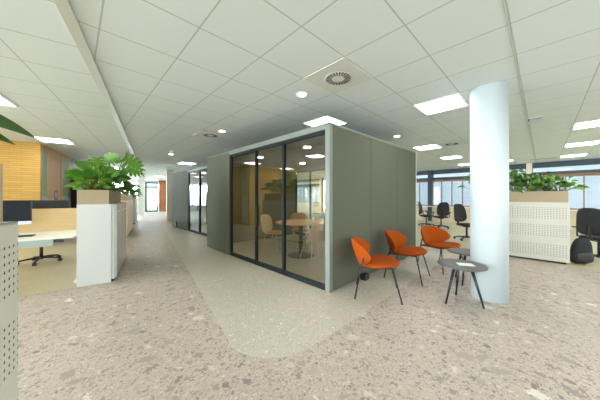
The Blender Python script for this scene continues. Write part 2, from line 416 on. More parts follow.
# left side of the far corridor
mb = MB(); mb.box(-5.6, -5.4, 8.8, 19.5, 0, 0.5); mb.box(-5.6, -5.4, 8.8, 19.5, 2.55, CZ-0.001); struct(mb.build('wall_left', M['white'], loc=LO, rotz=B))
f = MB()
for i in range(9): f.box(-5.55, -5.45, 8.8+10.64*i/8, 8.86+10.64*i/8, 0.5, 2.55)
f.box(-5.55, -5.45, 8.8, 19.5, 0.5, 0.56); f.box(-5.55, -5.45, 8.8, 19.5, 2.49, 2.55)
wf = struct(f.build('window_7', M['white'], loc=LO, rotz=B))
mb = MB(); mb.box(-5.505, -5.495, 8.8, 19.5, 0.56, 2.49); mb.build('window_pane', M['pane'], wf)

# ---- brick wall and glazed partition of the left wing
mb = MB(); mb.box(-9, -1.98, 0, 0.06, 0, CZ-0.001); struct(mb.build('wall_brick', M['brick'], loc=Lw(0, 4.25), rotz=B))
part = MB()
for v0, v1 in ((4.312, 4.36), (4.74, 4.95), (5.92, 6.03), (6.78, 6.92)): part.box(-2.06, -1.98, v0, v1, 0, 2.66)
part.box(-2.06, -1.98, 4.312, 6.92, 2.6, CZ-0.001); part.box(-2.06, -1.98, 4.312, 4.95, 0, 0.08); part.box(-2.06, -1.98, 6.0, 6.92, 0, 0.08)
wp = struct(part.build('wall_partition', M['oak'], loc=LO, rotz=B))
mb = MB(); mb.box(-2.0, -1.985, 4.36, 4.74, 1.32, 2.6); mb.box(-2.0, -1.985, 6.03, 6.78, 1.32, 2.6); mb.build('glass_pane', M['greenglass'], wp)
mb = MB(); mb.box(-2.0, -1.985, 4.36, 4.74, 0.08, 1.318); mb.box(-2.0, -1.985, 6.03, 6.78, 0.08, 1.318); mb.build('frosted_strip', M['frost'], wp)
mb = MB(); mb.box(-2.04, -1.995, 4.95, 5.92, 0.01, 2.6); dr = struct(mb.build('door_2', M['oak'], loc=LO, rotz=B))
mb = MB(); mb.box(-2.0, -1.99, 5.35, 5.6, 1.2, 1.5); mb.build('door_sign', M['windark'], dr)
mb = MB(); mb.box(-1.998, -1.987, 5.42, 5.53, 1.27, 1.43); mb.build('sign_mark', M['aqua'], dr)
mb = MB(); mb.tube([(-2.0, 5.08, 1.05), (-1.95, 5.08, 1.05), (-1.95, 5.22, 1.05)], 0.011); mb.build('door_handle', M['alu'], dr)
# aqua-walled room behind that partition: its own back wall
mb = MB(); mb.box(-5.3, -5.1, 4.5, 8.7, 0, CZ-0.001); mb.box(-5.3, -2.06, 8.6, 8.75, 0, CZ-0.001); struct(mb.build('wall_office', M['aqua'], loc=LO, rotz=B))
mb = MB(); mb.box(-2.06, -1.98, 6.92, 8.75, 0, CZ-0.001); struct(mb.build('wall_partition_end', M['pod_edge'], loc=LO, rotz=B))

# ---- window wall of the right-hand office
WX = 13.9
mb = MB(); mb.box(WX, WX+0.3, -9, 20, 0, 0.78); mb.box(WX-0.02, WX+0.3, -9, 20, 2.60, CZ-0.001); 
struct(mb.build('wall_right', M['sill']))
mb = MB(); mb.box(WX-0.04, WX+0.02, -9, 20, 2.49, CZ-0.002); mb.box(WX-0.03, WX+0.05, -9, 20, 2.19, 2.315)
struct(mb.build('trim_3', M['windark']))
mb = MB(); mb.box(WX-0.05, WX+0.04, -9, 20, 2.09, 2.20); struct(mb.build('trim_4', M['brown']))
mb = MB(); mb.box(WX-0.12, WX+0.02, -9, 20, 0.76, 0.80); struct(mb.build('trim_5', M['white']))
for k, yp in enumerate((-3.5, 0.40, 4.24, 8.1, 12.0, 15.9)):
    mb = MB(); mb.box(WX-0.10, WX+0.3, yp-0.09, yp+0.09, 0, CZ-0.001)
    struct(mb.build('column_facade', M['cream'] if k != 2 else M['windark']))
for k, (ya, yb) in enumerate(((-3.41, 0.31), (0.49, 4.15), (4.33, 8.01), (8.19, 11.9), (12.1, 15.8), (16.0, 19.7))):
    f = MB(); n = 8
    for i in range(n+1):
        y = ya + (yb-ya)*i/n; w = 0.018
        f.box(WX+0.02, WX+0.08, y-w, y+w, 0.80, 2.10)
    for i in (0, 4, 8):
        y = ya + (yb-ya)*i/n; f.box(WX+0.02, WX+0.08, y-0.025, y+0.025, 2.30, 2.53)
    f.box(WX+0.02, WX+0.08, ya, yb, 0.80, 0.85)
    w = struct(f.build('window_%d' % (k+1), M['brown']))
    mb = MB(); mb.box(WX+0.045, WX+0.055, ya, yb, 0.85, 2.10); mb.box(WX+0.045, WX+0.055, ya, yb, 2.30, 2.53); mb.build('window_pane', M['sunpane'], w)
    b = MB()
    nsl = 30
    for i in range(nsl):
        z = 0.86 + (2.07-0.86)*i/nsl
        for j in range(n):
            y0 = ya + (yb-ya)*j/n + 0.03; y1 = ya + (yb-ya)*(j+1)/n - 0.03
            b.add([(WX-0.006, y0, z+0.006), (WX-0.006, y1, z+0.006), (WX+0.014, y1, z+0.031), (WX+0.014, y0, z+0.031)], [(0,1,2,3)])
    bl = b.build('blind', M['blind'], w)

# ================================================================== MEETING BOXES
PX, PY, PX1, PY1, PZ = 2.499, 2.012, 5.63, 6.07, 2.32
GZ = 2.24                                        # top of the glazing
pod = thing('meeting_pod', 'large sage green meeting box with three tall glass panes and orange chairs beside it', 'meeting room', (PX, PY, 0))
W_, D_ = PX1-PX, PY1-PY
segs = [0.07, 1.105, 2.12, W_]
for a, b in zip(segs[:-1], segs[1:]):
    mb = MB(); mb.box(a+0.003, b-0.003, 0, 0.07, 0.02, PZ-0.02, 0.003); mb.build('side_panel', M['pod'], pod)
mb = MB(); mb.box(0, 0.07, 0.0, 0.075, 0, PZ); mb.build('corner_post', M['pod_edge'], pod)
mb = MB(); mb.box(0, W_+0.01, -0.004, 0.08, PZ-0.022, PZ+0.004); mb.box(0, 0.08, 0, D_, PZ-0.022, PZ+0.004); mb.build('top_edge', M['pod_edge'], pod)
mb = MB(); mb.box(W_-0.02, W_+0.012, -0.006, 0.09, 0, PZ); mb.build('end_post', M['sheet'], pod)
mb = MB(); mb.box(0.0, 0.09, 2.845, D_, 0, PZ-0.02, 0.003); mb.build('front_panel', M['pod'], pod)
mb = MB(); mb.box(0.0, 0.09, 0.075, 2.845, GZ, PZ-0.02); mb.build('lintel', M['pod_edge'], pod)
mb = MB(); mb.box(0.02, W_, D_-0.08, D_, 0, PZ-0.02); mb.build('far_panel', M['pod'], pod)
for b6 in ((0.09, W_-0.08, D_-0.10, D_-0.08), (0.09, W_-0.08, 0.07, 0.09), (W_-0.10, W_-0.08, 0.07, 2.55)):
    mb = MB(); mb.box(*b6, 0.02, GZ+0.02); mb.build('lining', M['podin'], pod)
for ya, yb, za in ((0.07, 2.55, 0), (2.55, D_-0.08, 2.18)):
    mb = MB(); mb.box(W_-0.08, W_, ya, yb, za, PZ-0.02); mb.build('back_panel', M['pod'], pod)
mb = MB(); mb.box(0.09, W_-0.08, 0.07, D_-0.08, GZ+0.02, PZ-0.02); mb.build('pod_ceiling', M['podceil'], pod)
mb = MB(); mb.box(0.09, W_-0.02, 0.08, D_-0.08, PZ-0.019, PZ-0.004); mb.build('roof_panel', M['frame'], pod)
mb = MB(); mb.box(0.09, W_-0.08, 0.07, D_-0.08, 0.002, 0.012); mb.build('carpet', M['carpet'], pod)
# glazing: sliding frame with four uprights
ys = [0.075, 1.003, 1.82, 2.82]
f = MB()
for i, y in enumerate(ys):
    w = 0.022
    f.box(0.015, 0.065, y-w if i else y, y+w, 0, GZ)
f.box(0.015, 0.065, ys[0], ys[-1]+0.02, GZ-0.055, GZ); f.box(0.015, 0.065, ys[0], ys[-1]+0.02, 0, 0.07)
fr = f.build('glazing_frame', M['frame'], pod)
for a, b in zip(ys[:-1], ys[1:]):
    mb = MB(); mb.add([(0.04, a+0.02, 0.07), (0.04, b-0.02, 0.07), (0.04, b-0.02, GZ-0.05), (0.04, a+0.02, GZ-0.05)], [(0,1,2,3)])
    mb.build('glass_pane', M['glass'], fr)
mb = MB(); mb.box(0.0, 0.02, 1.775, 1.80, 0.75, 1.12, 0.004); mb.build('door_handle', M['black'], fr)
f = MB()
for y in (2.55, 3.26, D_-0.12): f.box(W_-0.07, W_-0.02, y, y+0.04, 0, 2.18)
f.box(W_-0.07, W_-0.02, 2.55, D_-0.08, 2.13, 2.18); f.box(W_-0.07, W_-0.02, 2.55, D_-0.08, 0, 0.07)
bf = f.build('back_glazing_frame', M['frame'], pod)
mb = MB(); mb.add([(W_-0.045, 2.59, 0.07), (W_-0.045, 3.93, 0.07), (W_-0.045, 3.93, 2.13), (W_-0.045, 2.59, 2.13)], [(0,1,2,3)]); mb.build('back_glass_pane', M['pane'], bf)
for (x, y) in ((0.75, 1.15), (0.75, 2.75), (2.2, 1.15), (2.2, 2.75)):
    mb = MB(); mb.lathe([(0.065, GZ+0.012), (0.065, GZ+0.021)], 24, x, y); mb.build('pod_downlight', M['podlight'], pod)
t = thing('power_box', 'small black power box on the floor behind the nearest orange chair', 'socket', (3.30, 1.94, 0.0015))
mb = MB(); mb.box(-0.06, 0.06, -0.04, 0.05, 0, 0.10, 0.012); mb.build('box_body', M['black'], t)
mb = MB(); mb.tube([(0.05, 0.0, 0.03), (0.12, 0.02, 0.008), (0.22, 0.04, 0.006)], 0.006); mb.build('cable', M['black'], t)

# second box further down the corridor
QX, QY0, QY1, QX1 = 3.12, 7.25, 11.25, 6.1
pod2 = thing('meeting_pod', 'smaller looking sage green meeting box far down the corridor with a dark framed glass door', 'meeting room', (QX, QY0, 0))
W2, D2 = QX1-QX, QY1-QY0
g0, g1 = 0.28, 2.12
for ya, yb in ((g1, D2), (0, g0)):
    mb = MB(); mb.box(0, 0.09, ya, yb, 0, PZ-0.02); mb.build('front_panel', M['pod'], pod2)
mb = MB(); mb.box(0, 0.09, g0, g1, GZ, PZ-0.02); mb.build('lintel', M['pod_edge'], pod2)
mb = MB(); mb.box(0.09, W2, 0, 0.08, 0, PZ-0.02); mb.build('side_panel', M['pod'], pod2)
mb = MB(); mb.box(0.09, W2, D2-0.08, D2, 0, PZ-0.02); mb.build('far_panel', M['pod'], pod2)
for ya, yb, za in ((0.08, 1.0, 0), (3.4, D2-0.08, 0), (1.0, 3.4, 2.2)):
    mb = MB(); mb.box(W2-0.08, W2, ya, yb, za, PZ-0.02); mb.build('back_panel', M['pod'], pod2)
mb = MB(); mb.box(0, W2, 0, D2, PZ-0.02, PZ+0.004); mb.build('roof_panel', M['frame'], pod2)
mb = MB(); mb.box(0.09, W2-0.08, 0.08, D2-0.08, 0.002, 0.012); mb.build('carpet', M['carpet'], pod2)
f = MB()
for y in (g0, (g0+g1)/2-0.2, g1-0.06): f.box(0.01, 0.07, y, y+0.06, 0, GZ)
f.box(0.01, 0.07, g0, g1, GZ-0.06, GZ); f.box(0.01, 0.07, g0, g1, 0, 0.07)
fr = f.build('glazing_frame', M['frame'], pod2)
mb = MB(); mb.add([(0.04, g0+0.06, 0.07), (0.04, g1-0.06, 0.07), (0.04, g1-0.06, GZ-0.06), (0.04, g0+0.06, GZ-0.06)], [(0,1,2,3)]); mb.build('glass_pane', M['glass'], fr)
mb = MB(); mb.box(-0.03, 0.0, 1.08, 1.1, 0.8, 1.25); mb.build('door_handle', M['black'], fr)
mb = MB(); mb.box(-0.05, 0.0, 3.38, 3.62, 0.04, 0.26, 0.01); mb.build('power_socket', M['black'], pod2)
for y in (1.0, 2.6):
    mb = MB(); mb.lathe([(0.065, PZ-0.034), (0.065, PZ-0.021)], 24, 0.8, y); mb.build('pod_downlight', M['podlight'], pod2)

# ================================================================== CEILING FITTINGS
def make_light(label, x, y, rz=0, s=0.6):
    t = thing('ceiling_light', label, 'ceiling light', (x, y, CZ-0.001), rz, 'lit panels set in the ceiling grid')
    h = s/2; f = MB()
    f.box(-h, h, -h, -h+0.018, -0.012, 0); f.box(-h, h, h-0.018, h, -0.012, 0); f.box(-h, -h+0.018, -h+0.018, h-0.018, -0.012, 0); f.box(h-0.018, h, -h+0.018, h-0.018, -0.012, 0)
    f.build('frame', M['white'], t)
    mb = MB(); mb.box(-h+0.018, h-0.018, -h+0.018, h-0.018, -0.009, -0.002); mb.build('diffuser', M['light'], t)
    return t
lights = [
 ('square lit ceiling panel next to the top of the round white column', 4.055, 1.085),
 ('lit ceiling panel peeking over the front corner of the meeting box', 3.455, 2.885),
 ('lit ceiling panel directly beside the square white air vent', 7.25, 2.285),
 ('middle one of the small lit panels between box and column, second from the windows', 9.75, 2.285),
 ('small lit ceiling panel closest to the windows, left of the column', 12.3, 2.285),
 ('lit ceiling panel at the right picture edge, nearest one of its row', 7.2, -0.72),
 ('lit ceiling panel in the middle of the row at the right picture edge', 9.75, -0.72),
 ('lit ceiling panel closest to the windows at the right picture edge', 12.3, -0.72),
 ('lit ceiling panel far down the corridor above the far green box', 3.45, 10.45),
]
for a in lights: make_light(*a)
for (lab, u, v) in (('lit ceiling panel at the left picture edge, above the big dark leaf', -1.55, 0.55), ('lit ceiling panel over the yellow brick wall and wooden door', -1.54, 3.62)):
    q = Lw(u, v); make_light(lab, q[0], q[1], B)
# further panels of the same grid over the part of the floor behind the photographer
for (x, y) in ((1.055, -1.315), (4.055, -2.515), (-1.945, -1.915), (1.055, -4.915), (7.2, -3.7), (9.75, -3.7)):
    make_light('lit ceiling panel of the room behind the viewpoint', x, y)
for (u, v, lab) in ((-3.9, 0.55, 'lit ceiling panel of the left wing, outside the left picture edge'), (-3.9, 3.62, 'lit ceiling panel over the yellow brick wall, outside the left picture edge'),
        (-4.0, 6.5, 'lit ceiling panel inside the office behind the wooden door'), (-3.0, 12.0, 'lit ceiling panel hidden behind the monstera leaves, by the far left windows'),
        (0.9, 14.5, 'small lit ceiling panel next to the top of the square cream column'), (-1.0, 17.5, 'tiny lit ceiling panel in the far corridor, left of the glass door'),
        (-1.2, 10.0, 'added lit ceiling panel of the far corridor right behind the split monstera leaves'), (0.6, 18.2, 'tiny added lit ceiling panel directly before the glass door at the corridor end'),
        (-3.0, 15.5, 'added lit ceiling panel by the furthest left windows, hidden by the plants')):  # the last three panels are added to brighten the far corridor
    q = Lw(u, v); make_light(lab, q[0], q[1], B)

def downlight(label, x, y):
    t = thing('downlight', label, 'ceiling light', (x, y, CZ-0.001), 0, 'round downlights in the ceiling')
    mb = MB(); mb.lathe([(0.075, -0.006), (0.085, 0)], 32); mb.build('bezel', M['white'], t)
    mb = MB(); mb.lathe([(0.06, -0.010), (0.06, -0.0055)], 32); mb.build('lens', M['spot'], t)
for a in (('round downlight between the round vent and the glazed front of the box', 2.253, 2.293),
          ('round downlight beyond the first, by the second square vent', 2.291, 4.781),
          ('tiny round downlight furthest down the corridor', 2.318, 8.539),
          ('small downlight over the far end of the sage side wall', 5.403, 2.353),
          ('small downlight near the windows just right of the column', 12.15, 0.85)): downlight(*a)

def vent(label, x, y, m):
    t = thing('ceiling_vent', label, 'vent', (x, y, CZ-0.001), 0, 'square ceiling vents')
    mb = MB(); mb.box(-0.298, 0.298, -0.298, 0.298, -0.008, 0, 0.003); mb.build('plate', m, t)
    mb = MB()
    mb.lathe([(0.155, -0.010), (0.16, -0.008)], 48); mb.build('swirl_plate', m, t)
    mb = MB()
    for k in range(24):
        a = 2*pi*k/24; ca, sa = cos(a), sin(a)
        p = []
        for r, s in ((0.075, -0.004), (0.148, -0.010), (0.148, 0.010), (0.075, 0.004)):
            p.append((r*ca - s*sa, r*sa + s*ca))
        mb.prism(p, -0.0125, -0.0095)
    mb.build('slots', M['black'], t)
vent('square beige vent with a round swirl of slots nearest the camera', 2.255, 1.685, M['vent'])
vent('square vent further along the ceiling, before the far corridor', 2.255, 5.285, M['vent'])
vent('square white vent set against a lit panel left of the column', 7.25, 1.685, M['column'])
t = thing('slot_diffuser', 'small angled slot vent in the ceiling just right of the column top', 'vent', (6.10, 0.10, CZ-0.001))
mb = MB(); mb.box(-0.2, 0.2, -0.10, 0.10, -0.010, 0); mb.build('plate', M['column'], t)
mb = MB(); mb.box(-0.19, -0.16, -0.09, 0.09, -0.013, -0.0098); mb.box(-0.19, 0.0, 0.075, 0.09, -0.013, -0.0098); mb.build('slot', M['black'], t)
t = thing('slot_diffuser', 'long narrow slot vent in the ceiling next to the window wall', 'vent', (12.5, -0.15, CZ-0.001))
mb = MB(); mb.box(-0.10, 0.10, -0.5, 0.5, -0.008, 0); mb.build('plate', M['vent'], t)
mb = MB(); mb.box(-0.03, 0.03, -0.48, 0.48, -0.011, -0.0078); mb.build('slot', M['black'], t)
t = thing('smoke_detector', 'small white disc shaped detector on the ceiling beside the corridor downlights', 'smoke detector', (2.2, 8.0, CZ-0.001))
mb = MB(); mb.lathe([(0.03, -0.05), (0.05, -0.045), (0.055, -0.015), (0.06, 0)], 24); mb.build('housing', M['white'], t)

# ================================================================== LOUNGE CHAIRS
def seat_outline(a):
    x = 0.30*cos(a); y = 0.265*sin(a)
    x *= 1.0 + 0.05*sin(a); return x, y + 0.01
def back_outline(a):
    c, s = cos(a), sin(a)
    p = 2/2.25
    x = 0.325*math.copysign(abs(c)**p, c); z = 0.188*math.copysign(abs(s)**p, s)
    if z < 0: x *= 1 - 0.42*(-z/0.188)**1.3
    return x, z
def make_chair():
    t = thing('lounge_chair', '', 'chair')
    def sw(x, y, z):
        r2 = (x/0.3)**2
        return (x, y, 0.415 + z + 0.028*r2 - 0.02*(y/0.26) * -1 + (0.02*(y < -0.1)*(-y-0.1)))
    mb = MB(); mb.pad(seat_outline, 0.085, sw); mb.build('seat', M['orange'], t)
    def bw(x, z, d):
        cy = -0.275 - 0.34*z + 1.75*x*x
        n = Vector((-3.5*x, 1, 0.30)).normalized()
        return (x + n.x*d, cy + n.y*d, 0.548 + z + n.z*d)
    mb = MB(); mb.pad(back_outline, 0.062, bw); mb.build('backrest', M['orange'], t)
    for sgn in (-1, 1):
        mb = MB(); mb.tube([(sgn*0.275, 0.27, 0.0), (sgn*0.20, 0.17, 0.40)], [0.0085, 0.0095], 10); mb.build('leg', M['steel'], t)
        mb = MB(); mb.tube([(sgn*0.27, -0.29, 0.0), (sgn*0.258, -0.225, 0.36), (sgn*0.262, -0.19, 0.50), (sgn*0.255, -0.165, 0.57)], [0.0085, 0.0095, 0.0095, 0.008], 10); mb.build('leg', M['steel'], t)
    mb = MB()
    mb.tube([(-0.20, 0.165, 0.402), (0.20, 0.165, 0.402)], 0.0085); mb.tube([(-0.256, -0.22, 0.40), (0.256, -0.22, 0.40)], 0.0085)
    for sgn in (-1, 1): mb.tube([(sgn*0.20, 0.165, 0.402), (sgn*0.256, -0.22, 0.40)], 0.0085)
    mb.build('seat_frame', M['steel'], t)
    return t
c = make_chair(); chairs = []
spots = [((2.96, 1.55), (0.50, -0.87), 'orange lounge chair nearest the corner of the glazed box, seen from its side'),
         ((3.90, 1.52), (0.12, -1.0), 'middle orange lounge chair of the three along the sage wall'),
         ((4.82, 1.28), (-0.44, -0.90), 'orange lounge chair turned to the camera with its broad back in full view')]
for i, (p, fv, lab) in enumerate(spots):
    o = c if i == 0 else copy_tree(c)
    o.location = (p[0], p[1], 0.0015 if i < 3 else 0); o.rotation_euler.z = face(*fv); o['label'] = lab; o['group'] = 'orange lounge chairs by the meeting box'

# ================================================================== SIDE TABLES
def make_table():
    t = thing('side_table', '', 'side table')
    mb = MB(); mb.lathe([(0.235, 0.452), (0.258, 0.458), (0.262, 0.466), (0.258, 0.472), (0.2, 0.474)], 56); mb.build('table_top', M['stone'], t)
    for k in range(3):
        a = 2*pi*k/3; ca, sa = cos(a), sin(a)
        mb = MB(); mb.tube([(0.225*ca, 0.225*sa, 0.0), (0.10*ca, 0.10*sa, 0.452)], [0.010, 0.019], 12); mb.build('leg', M['steel'], t)
    mb = MB(); mb.lathe([(0.11, 0.440), (0.13, 0.452)], 32); mb.build('mounting_plate', M['black'], t)
    return t
t1 = make_table(); t1.location = (3.455, 0.70, 0); t1.rotation_euler.z = radians(27)
tag(t1, 'round grey side table before the white column with a white leaflet on top', 'side table', 'grey tripod side tables')
t2 = copy_tree(t1); t2.location = (4.32, 0.80, 0); t2.rotation_euler.z = radians(175)
tag(t2, 'second grey side table, half hidden behind the white column', 'side table', 'grey tripod side tables')
mb = MB(); mb.box(-0.06, 0.06, -0.085, 0.085, 0, 0.004, 0.001)
tag(mb.build('leaflet', M['paper'], loc=(3.46, 0.66, 0.4742), rotz=radians(30)), 'white leaflet lying on the nearer grey side table', 'paper')

# ================================================================== PLANTS
class Leafy:
    def __init__(s): s.f = MB(); s.st = MB()
    def frame(s, d, up=Vector((0,0,1))):
        d = d.normalized(); side = d.cross(up)
        if side.length < 0.05: side = Vector((1,0,0))
        side.normalize(); n = side.cross(d).normalized(); return d, side, n
    def blade(s, p, d, L, W, droop=0.25, fold=0.15, n=8, tip=1.0, up=(0, 0, 1)):
        d, side, nn = s.frame(d, Vector(up)); vs = []; fs = []
        for i in range(n+1):
            t = i/n
            w = W*0.5*(sin(pi*min(1, t**0.8))**0.8)*tip if 0 < i < n else 0.0
            c = p + d*(L*t) - Vector((0,0,1))*(droop*L*t*t)
            for k in (-1, -0.5, 0, 0.5, 1): vs.append(c + side*(w*k) + nn*(fold*abs(k)*w))
        for i in range(n):
            for k in range(4): fs.append((i*5+k, i*5+k+1, (i+1)*5+k+1, (i+1)*5+k))
        s.f.add(vs, fs, True)
    def monstera(s, p, d, L, W, droop=0.2, up=(0, 0, 1)):
        d, side, nn = s.frame(d, Vector(up))
        def P(t, k): # t along the midrib, k across in -1..1
            return p + d*(L*t) + side*(W*0.5*k) + nn*(-0.10*W*k*k) - Vector((0,0,1))*(droop*L*max(0, t)**2)
        vs = []; fs = []
        n = 6
        for sg in (-1, 1):
            for i in range(n):
                t0 = i/n; t1 = (i+1)/n
                outl = (0.78, 1.0, 1.0, 0.90, 0.66, 0.30)[i]
                back = (-0.18, -0.05, 0.05, 0.11, 0.14, 0.17)[i]
                m0, m1 = t0 - 0.005, t1 + 0.005
                seq = []
                for q in (0, 0.35, 0.7, 0.93, 1.0):
                    wdt = (1.0, 1.0, 0.94, 0.74, 0.40)[(0, 0.35, 0.7, 0.93, 1.0).index(q)]
                    mid = (m0+m1)/2 + back*q*q; half = (m1-m0)/2*wdt
                    seq.append((P(mid-half, sg*outl*q), P(mid+half, sg*outl*q)))
                o = len(vs)
                for a, b in seq: vs += [a, b]
                for j in range(len(seq)-1): fs.append((o+2*j, o+2*j+1, o+2*j+3, o+2*j+2))
        s.f.add(vs, fs, True)
    def stalk(s, a, b, r=0.006, sag=0.0):
        a = Vector(a); b = Vector(b); m = (a+b)/2 + Vector((0,0,sag)); s.st.tube([a, (a*0.4+m*0.6), (m*0.5+b*0.5+Vector((0,0,sag*0.3))), b], [r*1.3, r, r*0.9, r*0.6], 6)
    def build(s, name, label, loc, rotz=0, m='leaf', group=None, cat='plant'):
        t = thing(name, label, cat, loc, rotz, group)
        s.f.build('foliage', M[m], t)
        if s.st.v: s.st.build('stems', M['stem'], t)
        return t

def tuft(name, label, loc, n, h, L, W, m, seed, group=None, tilt=(0.25, 0.9), droop=0.5, clipx=None):
    R = random.Random(seed); g = Leafy()
    for i in range(n):
        a = 2*pi*i/n*2.4 + R.uniform(-0.3, 0.3); el = R.uniform(*tilt)
        d = Vector((cos(a)*cos(el), sin(a)*cos(el), sin(el)))
        top = Vector((cos(a)*0.05, sin(a)*0.05, 0)) + d*h*R.uniform(0.55, 1.0)
        g.stalk((cos(a)*0.02, sin(a)*0.02, 0), top, 0.004, 0.01)
        dd = Vector((d.x, d.y, d.z*0.6)); g.blade(top, dd, L*R.uniform(0.75, 1.1), W*R.uniform(0.8, 1.1), droop, up=(R.uniform(-1.2, 1.2), R.uniform(-1.2, 1.2), 0.8))
    return g.build(name, label, loc, R.uniform(0, 1), m, group)

def tall_monstera(name, label, loc, leaves, m, group=None):
    g = Leafy()
    for (dx, dy, dz, fx, fy, fz, L, W, ux, uy, uz) in leaves:
        e = Vector((dx, dy, dz)); g.stalk((dx*0.1, dy*0.1, 0), e, 0.006, 0.04)
        g.monstera(e, Vector((fx, fy, fz)), L, W, 0.15, (ux, uy, uz))
    return g.build(name, label, loc, 0, m, group)

# ================================================================== PLANTER CABINETS
PB = 1.194
def planter_box(root, x0, x1, y0, y1, z0, z1, th=0.02):
    mb = MB(); mb.box(x0, x1, y0, y0+th, z0, z1); mb.box(x0, x1, y1-th, y1, z0, z1); mb.box(x0, x0+th, y0+th, y1-th, z0, z1); mb.box(x1-th, x1, y0+th, y1-th, z0, z1); mb.box(x0+th, x1-th, y0+th, y1-th, z0, z0+0.02)
    mb.build('plant_trough', M['beige'], root)
    mb = MB(); mb.box(x0+th, x1-th, y0+th, y1-th, z0+0.02, z1-0.03); mb.build('soil', M['soil'], root)

# foreground left (local x = across, y = along the corridor)
pa = thing('planter_cabinet', 'perforated planter cabinet cut off by the left picture edge, nearest the camera', 'planter', Lw(-0.011, -2.95), B, 'planter cabinets with beige troughs')
mb = MB(); mb.box(-0.012, 0, -1.25, 0, 0.03, PB); mb.box(-0.012, 0.0, -1.25, 0, PB-0.012, PB); mb.build('perforated_front', M['perfY'], pa)
mb = MB(); mb.box(-0.42, -0.012, -1.25, 0, 0.03, PB, 0.003); mb.build('cabinet_body', M['sheet'], pa)
mb = MB(); mb.box(-0.38, -0.03, -1.2, -0.03, 0, 0.03); mb.build('plinth', M['black'], pa)
planter_box(pa, -0.40, -0.04, -1.22, -0.02, PB, PB+0.262)

# white one by the desks
pb = thing('planter_cabinet', 'tall white planter cabinet by the white desk with monstera leaves on top', 'planter', Lw(0, 0), B, 'planter cabinets with beige troughs')
mb = MB(); mb.box(-0.40, -0.011, -0.03, 0.0, 0.0, PB); mb.build('end_panel', M['lacquer'], pb)
mb = MB(); mb.box(-0.40, 0.03, 0.002, 1.58, 0.04, PB); mb.build('cabinet_body', M['lacquer'], pb)
mb = MB(); mb.box(-0.37, 0.01, 0.02, 1.56, 0, 0.04); mb.build('plinth', M['black'], pb)
for y0, y1 in ((0.03, 0.545), (0.551, 1.06), (1.066, 1.57)):
    mb = MB(); mb.box(0.031, 0.05, y0, y1, 0.05, PB-0.004, 0.002); dd = mb.build('door', M['lacquer'], pb)
    mb = MB(); mb.box(0.05, 0.056, (y0+y1)/2-0.06, (y0+y1)/2+0.06, 1.06, 1.075); mb.build('handle', M['alu'], dd)
planter_box(pb, -0.40, -0.04, -0.02, 1.56, PB, PB+0.215)

# two more further along
for (v0, v1, uo, lab, bodym) in ((4.6, 6.9, -0.19, 'wooden planter cabinet right behind the tall white one, mostly hidden', 'maple'), (9.0, 10.6, -0.20, 'furthest planter cabinet along the corridor, narrow and pale in the photo', 'lacquer')):
    pc = thing('planter_cabinet', lab, 'planter', Lw(uo, v0), B, 'planter cabinets with beige troughs')
    mb = MB(); mb.box(-0.40, 0.04, 0, v1-v0, 0.04, PB, 0.003); mb.build('cabinet_body', M[bodym], pc)
    mb = MB(); mb.box(-0.37, 0.0, 0.03, v1-v0-0.03, 0, 0.04); mb.build('plinth', M['black'], pc)
    planter_box(pc, -0.40, 0.03, 0.02, v1-v0-0.02, PB, PB+0.19)

# right-hand one behind the column (local x along, y towards -X world)
pr = thing('planter_cabinet', 'white perforated planter cabinet right of the column with a row of leafy plants', 'planter', (6.8, 1.17, 0), radians(-90), 'planter cabinets with beige troughs')
LR = 1.17 + 0.345
mb = MB()
for a, b in ((0, LR/2-0.003), (LR/2+0.003, LR)): mb.box(a, b, -0.012, 0.0, 0.04, PB)
mb.build('perforated_front', M['perfX'], pr)
mb = MB(); mb.box(0, LR+0.012, 0.0, 0.42, 0.04, PB, 0.003); mb.build('cabinet_body', M['sheet'], pr)
mb = MB(); mb.box(0.03, LR-0.03, 0.02, 0.40, 0, 0.04); mb.build('plinth', M['black'], pr)
planter_box(pr, 0.02, LR-0.005, 0.0, 0.40, PB, PB+0.222)

# ---- plants in the white cabinet (trough top at 1.409)
zt = PB+0.185+0.002
GP = 'plants in the trough of the tall white cabinet'
def LP(u, v, z=zt): return Lw(u, v, z)
tuft('leafy_plant', 'broad leaved light green plant at the front left of the white cabinet', LP(-0.26, 0.16), 50, 0.22, 0.17, 0.075, 'leaf_light', 3, GP, (0.3, 1.4), 0.4)
tuft('leafy_plant', 'upright green plant in the middle of the white cabinet trough', LP(-0.20, 0.26), 56, 0.36, 0.21, 0.09, 'leaf', 5, GP, (0.75, 1.5), 0.3)
tuft('leafy_plant', 'low spreading dark green plant at the corridor side of the white cabinet trough', LP(-0.12, 0.50), 44, 0.26, 0.24, 0.10, 'leaf_dark', 8, GP, (0.2, 1.2), 0.45)
tuft('leafy_plant', 'green plant past the middle of the white cabinet trough', LP(-0.20, 0.86), 34, 0.34, 0.22, 0.11, 'leaf', 11, GP, (0.4, 1.4), 0.4)
tuft('leafy_plant', 'bushy green plant at the far end of the white cabinet trough', LP(-0.20, 1.28), 30, 0.36, 0.26, 0.13, 'leaf', 12, GP, (0.4, 1.4), 0.4)
tall_monstera('monstera_plant', 'tall monstera with split leaves reaching over the corridor from the white cabinet', LP(-0.10, 0.48),
    [(0.20, -0.06, 0.60, 0.55, -0.1, -0.35, 0.31, 0.33, -0.1, -1, 0.45), (0.18, 0.0, 0.41, 1, -0.2, -0.12, 0.30, 0.26, 0, -0.7, 0.7), (-0.16, -0.1, 0.56, 0.1, -0.3, -0.6, 0.22, 0.24, 0.2, -1, 0.3), (-0.18, -0.2, 0.40, -0.7, -0.3, 0.3, 0.20, 0.20, 0, -0.8, 0.6), (0.05, 0.45, 0.42, 0.8, 0.4, 0.2, 0.28, 0.28, 0, 0, 1), (-0.04, -0.12, 0.50, 0.4, -0.4, 0.4, 0.24, 0.22, 0, -1, 0.3)], 'leaf_light', GP)
